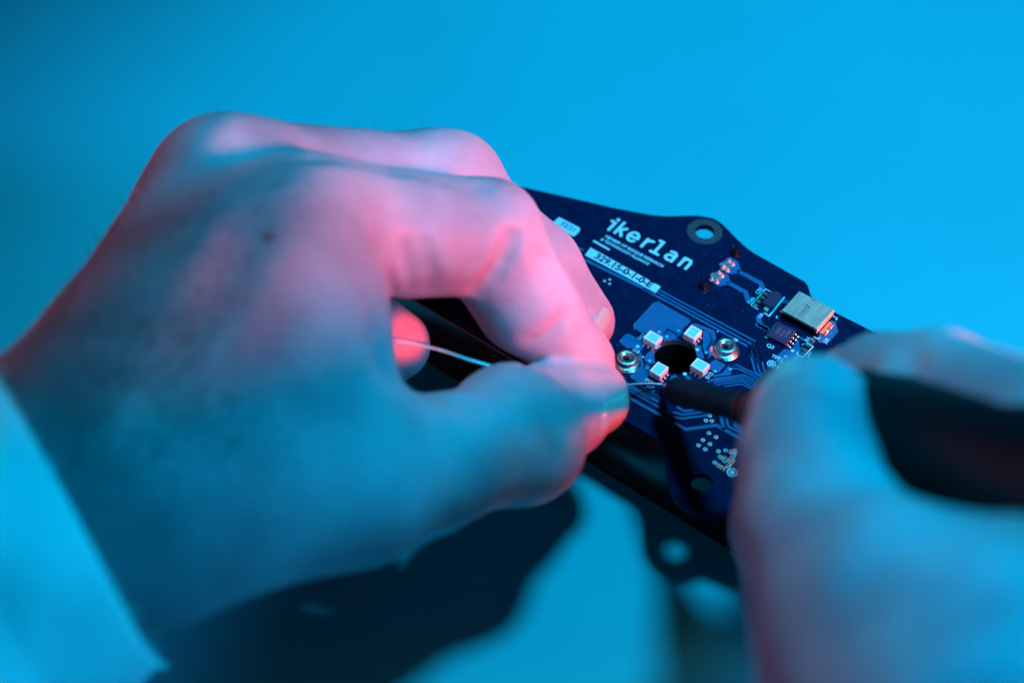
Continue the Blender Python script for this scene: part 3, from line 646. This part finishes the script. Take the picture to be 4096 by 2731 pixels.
# ---------------------------------------------------------------- left hand
Lh = {
 'thumb': [(VL(400, 1120, 88), 19), (VL(800, 1092, 70), 15.2), (VL(1000, 1060, 60), 11.9), (VL(1182, 1003, 50), 12.0), (VL(1285, 952, 43), 8.8), (VL(1362, 922, 37), 6.9)],
 'index': [(VL(690, 515, 88), 13.6), (VL(1120, 535, 72), 10.5), (VL(1228, 712, 53), 8.9), (VL(1332, 835, 37), 7.4)],
 'middle': [(VL(515, 425, 84), 13.2), (VL(1018, 422, 64), 10.3), (VL(1235, 612, 45), 8.8), (VL(1335, 738, 34), 7.3)],
 'ring': [(VL(450, 520, 76), 13), (VL(740, 610, 50), 10), (VL(810, 740, 40), 9), (VL(905, 792, 33), 7.8)],
 'pinky': [(VL(400, 620, 66), 11.5), (VL(660, 640, 40), 9), (VL(810, 820, 32), 8.5), (VL(880, 1090, 29), 8.8)],
}
for k_, c_ in Lh.items(): lengths('L '+k_, c_)
pts = np.array([p for c_ in Lh.values() for p, r in c_]+[VL(-120, 1420, 85)])
FL = Field(pts.min(0)-[34, 40, 34], pts.max(0)+[30, 34, 36], 1.0)
palm = np.full(FL.n, 30, np.float32)
wr0, wr1 = VL(-78, 1400, 84), VL(235, 1092, 92)
FL.cap(palm, wr0, wr1, 21.8, 21, 6)
FL.cap(palm, wr1, VL(690, 560, 90), 23.5, 15, 10)
FL.cap(palm, VL(228, 1008, 88), VL(520, 440, 84), 16.6, 13.2, 10)
FL.cap(palm, VL(255, 1000, 76), VL(450, 560, 72), 16.6, 13, 10)
FL.cap(palm, VL(400, 1120, 88), VL(800, 1092, 70), 19, 15.2, 12)
FL.cap(palm, VL(600, 680, 88), VL(690, 905, 80), 17, 15.2, 10)
FL.cap(palm, VL(450, 900, 84), VL(640, 760, 84), 24, 18, 10)
FL.cap(palm, VL(330, 1170, 54), VL(690, 985, 44), 15, 14, 6)
G = palm
fing = []
for nm in ('thumb', 'index', 'middle', 'ring', 'pinky'):
    A = np.full(FL.n, 30, np.float32); c_ = Lh[nm]
    for i in range(len(c_)-1):
        FL.cap(A, c_[i][0], c_[i+1][0], c_[i][1], c_[i+1][1], 3.0)
    fing.append(A)
# soft pads and knuckles
th = Lh['thumb']; tI, tT = th[-2][0], th[-1][0]
FL.cap(fing[0], VL(1170, 970, 50), VL(1208, 1020, 50), 11.4, 11.0, 4)
FL.cap(fing[0], VL(1240, 905, 42), VL(1370, 895, 36), 6.0, 5.0, 5)      # pulp pressed on the index finger
FL.cap(fing[1], VL(940, 568, 78), VL(1060, 572, 72), 9.3, 8.7, 5)       # fleshy underside of the first phalanx
FL.cap(fing[1], VL(1160, 660, 58), VL(1185, 700, 54), 8.2, 8.2, 4)
FL.cap(fing[2], VL(990, 408, 66), VL(1050, 410, 62), 9.4, 9.4, 4)
base_ = G.copy(); G = smin(smin(G, fing[1], 8), smin(G, fing[2], 7), 1.5)
G = smin(G, fing[3], 3); G = smin(G, fing[4], 3)
G = smin(smin(base_, fing[0], 6), G, 1.0)
del fing, palm
FL.F = G
# creases, tendons and veins laid on the skin
def on(field, vx, vy, depth=0.0):
    p = eye_hit(field, vx, vy)
    return None if p is None else p+camF*depth
def crease(field, vl, amp, w):
    ps = [on(field, *v) for v in vl]
    for a, b in zip(ps, ps[1:]):
        if a is not None and b is not None and np.linalg.norm(a-b) < 40: field.groove(field.F, a, b, amp, w)
for vl, amp, w in [([(1185, 852), (1230, 837), (1302, 836), (1375, 840), (1408, 850)], .9, .9), ([(868, 560), (893, 640), (905, 690)], 1.1, 1.7), ([(930, 570), (945, 620), (952, 668)], 1.3, 1.7), ([(972, 560), (985, 615), (990, 668)], 1.1, 1.5),
                   ([(1172, 545), (1160, 590), (1130, 635), (1092, 668)], 2.3, 1.6), ([(1298, 723), (1272, 760), (1222, 785)], 1.3, 1.5), ([(1190, 545), (1150, 600)], .7, 1.4),
                   ([(700, 350), (900, 385), (1100, 430)], .8, 3.0), ([(560, 345), (700, 352)], 1.6, 5.0),
                   ([(1000, 912), (1060, 925), (1090, 960)], .9, 2.5), ([(1215, 870), (1240, 930), (1245, 1010)], .5, 2.0), ([(1262, 900), (1275, 960), (1262, 1040)], .5, 1.6),
                   ([(860, 720), (868, 790), (880, 850)], .9, 3), ([(1245, 588), (1275, 610)], 1.2, 1.3),
                   ([(620, 400), (560, 520), (520, 640)], .7, 6), ([(640, 600), (560, 760), (430, 900)], -.8, 4), ([(480, 560), (350, 800), (240, 1000)], -.6, 4),
                   ([(520, 300), (650, 310)], -.7, 7), ([(300, 900), (420, 1000), (600, 1180)], -.5, 3)]:
    crease(FL, vl, amp, w)
vs, fs = surface_nets(FL.F, FL.lo, FL.h); vs = smooth_pts(vs, fs, 2)
mole = eye_hit(FL, 617, 545)
hc_ = VL(600, 1000, 60)
left = empty('hand', (*VL(300, 1000, 60)[:2], VL(300, 1000, 60)[2]), 'left hand in a white coat cuff pinching the end of the solder wire', 'hand')
me = np_mesh('skin', vs, fs)
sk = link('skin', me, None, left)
molew = (np.array(mole)*MM - np.array(wloc(sk)))
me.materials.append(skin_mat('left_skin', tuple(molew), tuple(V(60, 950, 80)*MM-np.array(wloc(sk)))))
# nails
camtilt = np.array([1.0, -.55, .25])
nail(FL, tI, tT, .74*camR-.66*camU-.12*camF, 9, 15, 64, left, fwd=-1.6)
nail(FL, Lh['index'][2][0], Lh['index'][3][0], camR*.5+camF*.7+camU*.3, 7.4, 11, 60, left)
nail(FL, Lh['middle'][2][0], Lh['middle'][3][0], camR*.15+camF*.9+camU*.45, 7.3, 11, 62, left)

# ---------------------------------------------------------------- coat cuff of the left sleeve
vray = VL(165, 1176, 90)-camC; vray /= np.linalg.norm(vray)
axd = -camR*.865-camU*.50; axd -= vray*(axd@vray); axd /= np.linalg.norm(axd)
e1 = np.cross(axd, vray); e1 /= np.linalg.norm(e1); e2 = np.cross(axd, e1)
c0 = VL(165, 1176, 90)
vs, fs = [], []; NA, NL = 96, 46
def sleeve_pt(i, j, inner):
    s = j/NL*80; a = 2*math.pi*i/NA
    r1, r2 = 27.6+.10*s, 27+.08*s
    wob = .9*math.sin(3*a+s*.05)+.6*math.sin(5*a+1.3-s*.11)+.5*math.sin(9*a+s*.3)*min(1, s/15)
    fold = 1.6*math.sin(s*.22+2.0*math.sin(a*2))*min(1, s/25)
    hem = .5 if s < 14 else 0.0
    k = wob+fold+hem-(1.6 if inner else 0)
    return c0+axd*(s+ .7*math.sin(2*a+.5)) + e1*(r1+k)*math.cos(a)+e2*(r2+k)*math.sin(a)
for inner in (0, 1):
    for j in range(NL+1):
        for i in range(NA): vs.append(sleeve_pt(i, j, inner))
n1 = (NL+1)*NA
for inner in (0, 1):
    for j in range(NL):
        for i in range(NA):
            q = (inner*n1+j*NA+i, inner*n1+j*NA+(i+1) % NA, inner*n1+(j+1)*NA+(i+1) % NA, inner*n1+(j+1)*NA+i); fs.append(q if inner else q[::-1])
for i in range(NA): fs.append((i, (i+1) % NA, n1+(i+1) % NA, n1+i))
link('coat_sleeve', mesh('coat_sleeve', vs, fs), M['fabric'], left, smooth=True)

# lint standing off the hem
fv, ff = [], []; rl = np.random.RandomState(11)
for k in range(520):
    a = rl.rand()*2*math.pi; j_ = 0 if k < 330 else rl.rand()*44; p = sleeve_pt(a/(2*math.pi)*NA, j_, 0)
    nrm = e1*math.cos(a)+e2*math.sin(a); d = -axd*rl.uniform(.1, .9)*(1 if j_ == 0 else .3)+nrm*rl.uniform(.1, .8)+rl.randn(3)*.35; d /= np.linalg.norm(d)
    L_ = rl.uniform(.6, 2.2); n = len(fv); s_ = np.cross(d, camF); s_ /= np.linalg.norm(s_); t_ = np.cross(s_, d)
    for q, rr in ((p-nrm*.1, .05), (p+d*L_*.6, .045), (p+d*L_+rl.randn(3)*.3, .02)):
        for m_ in range(3): fv.append(q+s_*rr*math.cos(2.094*m_)+t_*rr*math.sin(2.094*m_))
    for q in range(2):
        for m_ in range(3): ff.append((n+q*3+m_, n+q*3+(m_+1) % 3, n+(q+1)*3+(m_+1) % 3, n+(q+1)*3+m_))
tag(link('hem_lint', mesh('hem_lint', fv, ff), M['fabric'], left), kind='stuff')

# ---------------------------------------------------------------- right hand
Rh = {
 'finger_behind': [(V(1950, 1610, 80), 10.5), (V(1850, 1390, 74), 9.3), (V(1803, 1210, 70), 8.6), (V(1790, 1090, 67), 7.6)],
 'thumb': [(V(2030, 1455, 110), 14.8), (V(1893, 1225, 106), 11.6), (V(1858, 1080, 100), 10.2), (V(1872, 935, 92), 8.6)],
 'index': [(V(2430, 1060, 112), 13), (V(2150, 905, 88), 10.4), (V(2030, 892, 78), 9.3), (V(1950, 905, 70), 8.0)],
 'middle': [(V(2480, 1180, 100), 13), (V(2180, 1060, 64), 10.4), (V(2040, 1010, 56), 9.3), (V(1940, 985, 52), 8.2)],
 'ring': [(V(2500, 1300, 92), 12), (V(2260, 1180, 48), 10), (V(2120, 1150, 40), 9), (V(2050, 1150, 36), 8)],
 'pinky': [(V(2520, 1400, 82), 11), (V(2320, 1300, 42), 9), (V(2220, 1280, 36), 8), (V(2150, 1280, 32), 7.5)],
}
for k_, c_ in Rh.items(): lengths('R '+k_, c_)
pts = np.array([p for c_ in Rh.values() for p, r in c_]+[V(2600, 1800, 112)])
FRt = Field(pts.min(0)-[22, 14, 14], pts.max(0)+[26, 20, 26], 1.1)
palm = np.full(FRt.n, 30, np.float32)
FRt.cap(palm, V(2230, 1680, 108), V(2600, 1880, 108), 24, 28, 8)
FRt.cap(palm, V(2030, 1455, 110), V(2200, 1680, 110), 14.8, 23, 10)
FRt.cap(palm, V(2110, 1500, 110), V(2480, 1450, 112), 14, 13, 10)
FRt.cap(palm, V(2400, 1660, 88), V(2540, 1330, 80), 20, 12, 10)
FRt.cap(palm, V(2350, 1640, 112), V(2520, 1480, 112), 20, 15, 10)
G = palm
for nm, kk in (('finger_behind', 2), ('index', 6), ('middle', 3), ('ring', 3), ('pinky', 3), ('thumb', 7)):
    A = np.full(FRt.n, 30, np.float32); c_ = Rh[nm]
    for i in range(len(c_)-1): FRt.cap(A, c_[i][0], c_[i+1][0], c_[i][1], c_[i+1][1], 3.0)
    if nm == 'thumb': FRt.cap(A, V(1815, 1030, 96), V(1840, 960, 94), 6.6, 6.6, 5)
    G = smin(G, A, kk)
FRt.F = G; del palm, A
for vl, amp, w in [([(1790, 1040), (1860, 1050), (1940, 1040)], .5, 1.6), ([(1800, 1065), (1900, 1072)], .4, 1.4), ([(1980, 1200), (1900, 1330)], -.5, 4), ([(2075, 775), (2095, 850), (2080, 890)], 1.2, 2.5)]: crease(FRt, vl, amp, w)
vs, fs = surface_nets(FRt.F, FRt.lo, FRt.h); vs = smooth_pts(vs, fs, 2)
right = empty('hand', tuple(V(2150, 1300, 90)), 'right hand gripping the black soldering iron, thumb on top', 'hand')
me = np_mesh('skin', vs, fs); link('skin', me, skin_mat('right_skin'), right)
rt = Rh['thumb']; nail(FRt, rt[2][0], rt[3][0], np.array([-.95, -.1, .3]), 9.3, 14, 58, right, fwd=.5)
ri = Rh['index']; nail(FRt, ri[2][0], ri[3][0], np.array([-.1, .9, .5]), 8, 12, 60, right)

# right coat sleeve, beyond the lower right corner
r0, r1_ = V(2470, 1800, 108), V(2600, 1850, 108); adr = np.array([.74, -.62, .12]); adr /= np.linalg.norm(adr)
f1 = np.cross(adr, [0, 0, 1.0]); f1 /= np.linalg.norm(f1); f2 = np.cross(f1, adr); vs, fs = [], []; NA2, NL2 = 48, 30
c1 = V(2560, 1840, 108)
for inner in (0, 1):
    for j in range(NL2+1):
        for i in range(NA2):
            a_ = 2*math.pi*i/NA2; s_ = j/NL2*240; k_ = 36+.08*s_+1.2*math.sin(3*a_+s_*.06)+1.5*math.sin(s_*.2+2*math.sin(a_))-(1.6 if inner else 0)
            vs.append(c1+adr*(s_+2)+f1*k_*math.cos(a_)+f2*k_*math.sin(a_))
n1 = (NL2+1)*NA2
for inner in (0, 1):
    for j in range(NL2):
        for i in range(NA2):
            q = (inner*n1+j*NA2+i, inner*n1+j*NA2+(i+1) % NA2, inner*n1+(j+1)*NA2+(i+1) % NA2, inner*n1+(j+1)*NA2+i); fs.append(q if inner else q[::-1])
for i in range(NA2): fs.append((i, (i+1) % NA2, n1+(i+1) % NA2, n1+i))
link('coat_sleeve', mesh('coat_sleeve', vs, fs), M['fabric'], right, smooth=True)

# ================================================================ soldering iron
I0, I1 = V(1552, 897, 31), V(2352, 1096, 112)
ia = (I1-I0)/np.linalg.norm(I1-I0)
tipc = P(2650, 1540, ZB+1.2)
iron = empty('soldering_iron', tuple(tipc), 'black pencil soldering iron held in the right hand with its tip on an LED lead', 'soldering iron')
tl = np.linalg.norm(I0-tipc)
link('tip', tube([tipc, tipc+(I0-tipc)*.35, tipc+(I0-tipc)*.8, I0], [.35, .75, 1.2, 1.5], 20), M['tipm'], iron, smooth=True)
link('barrel', tube([I0-ia*.6, I0-ia*.3, I0+ia*.6, I0+ia*34, I0+ia*34.4], [1.7, 2.5, 2.9, 2.9, 2.6], 32), M['barrel'], iron, smooth=True)
link('collar', tube([I0+ia*33, I0+ia*33.4, I0+ia*36, I0+ia*36.6, I0+ia*38, I0+ia*42], [2.8, 3.6, 4.0, 3.6, 4.4, 5.4], 36), M['grip'], iron, smooth=True)
gr = [I0+ia*(41+k*1.0) for k in range(140)]
rad = [min(11.3, 5.5+.155*k)+(.35*math.sin(k*2.1) if k > 6 and k < 40 else 0) if k < 60 else 11.3-max(0, k-132)**2*.12 for k in range(140)]
link('grip', tube(gr, rad, 36), M['grip'], iron, smooth=True)

# ================================================================ solder wire
way = [P(2650, 1537, ZB+1.6), P(2625, 1535, ZB+1.7), P(2590, 1533, ZB+2.6), P(2545, 1535, ZB+4.2), P(2500, 1541, ZB+6.5), P(2470, 1549, ZB+9), P(2400, 1540, ZB+15), V(1300, 885, 44),
       V(1190, 856, 49), V(1090, 830, 51), V(1000, 801, 52), V(900, 785, 52), V(780, 800, 50), V(640, 900, 40), V(500, 1100, 15), V(420, 1250, 4), V(260, 1400, 1.5)]
def catmull(ps, n=8):
    ps = [ps[0]]+list(ps)+[ps[-1]]; o = []
    for i in range(1, len(ps)-2):
        for k in range(n):
            t = k/n; a, b, c, d = ps[i-1:i+3]; o.append(.5*((2*b)+(c-a)*t+(2*a-5*b+4*c-d)*t*t+(3*b-a-3*c+d)*t**3))
    o.append(ps[-2]); return o
wp = catmull(way); ws = link('solder_wire', tube(wp, [.23 if i < 50 else .21 for i in range(len(wp))], 10), M['wire'], None, smooth=True)
tag(ws, 'thin silver solder wire held between the left fingertips, reaching the front LED', 'solder wire')

# ================================================================ hair on the left wrist
vs, fs = [], []
rs = np.random.RandomState(3)
for k in range(2300):
    if k < 170: t = rs.rand(); vx, vy = 12+330*t+rs.rand()*22, 865-480*t+rs.rand()*30
    elif k < 200: vx, vy = 780+rs.rand()*200, 275+rs.rand()*25
    else:
        t = rs.randn(); u_ = rs.randn(); vx, vy = 290+125*t+u_*120, 900-150*t+u_*130
    p = eye_hit(FL, vx, vy)
    if p is None: continue
    g = np.array([tri(FL, p+e)-tri(FL, p-e) for e in np.eye(3)*.8]); g /= np.linalg.norm(g)+1e-9
    lay = np.array([.3, .25, .25])+rs.randn(3)*.35; d = g*.7+lay*.8; d /= np.linalg.norm(d); L_ = rs.uniform(2, 4.5); r = .032
    s = np.cross(d, camF); s /= np.linalg.norm(s)
    pr = [p-g*.3, p+d*L_*.5+g*.2, p+d*L_-g*.6]; n = len(vs)
    for q, rr in zip(pr, (r, r*.8, r*.2)):
        t2 = np.cross(s, d)
        for a in range(3): vs.append(q+s*rr*math.cos(2.094*a)+t2*rr*math.sin(2.094*a))
    for j in range(2):
        for a in range(3): fs.append((n+j*3+a, n+j*3+(a+1) % 3, n+(j+1)*3+(a+1) % 3, n+(j+1)*3+a))
hr = link('wrist_hair', mesh('wrist_hair', vs, fs), M['hair'], left); tag(hr, kind='stuff')
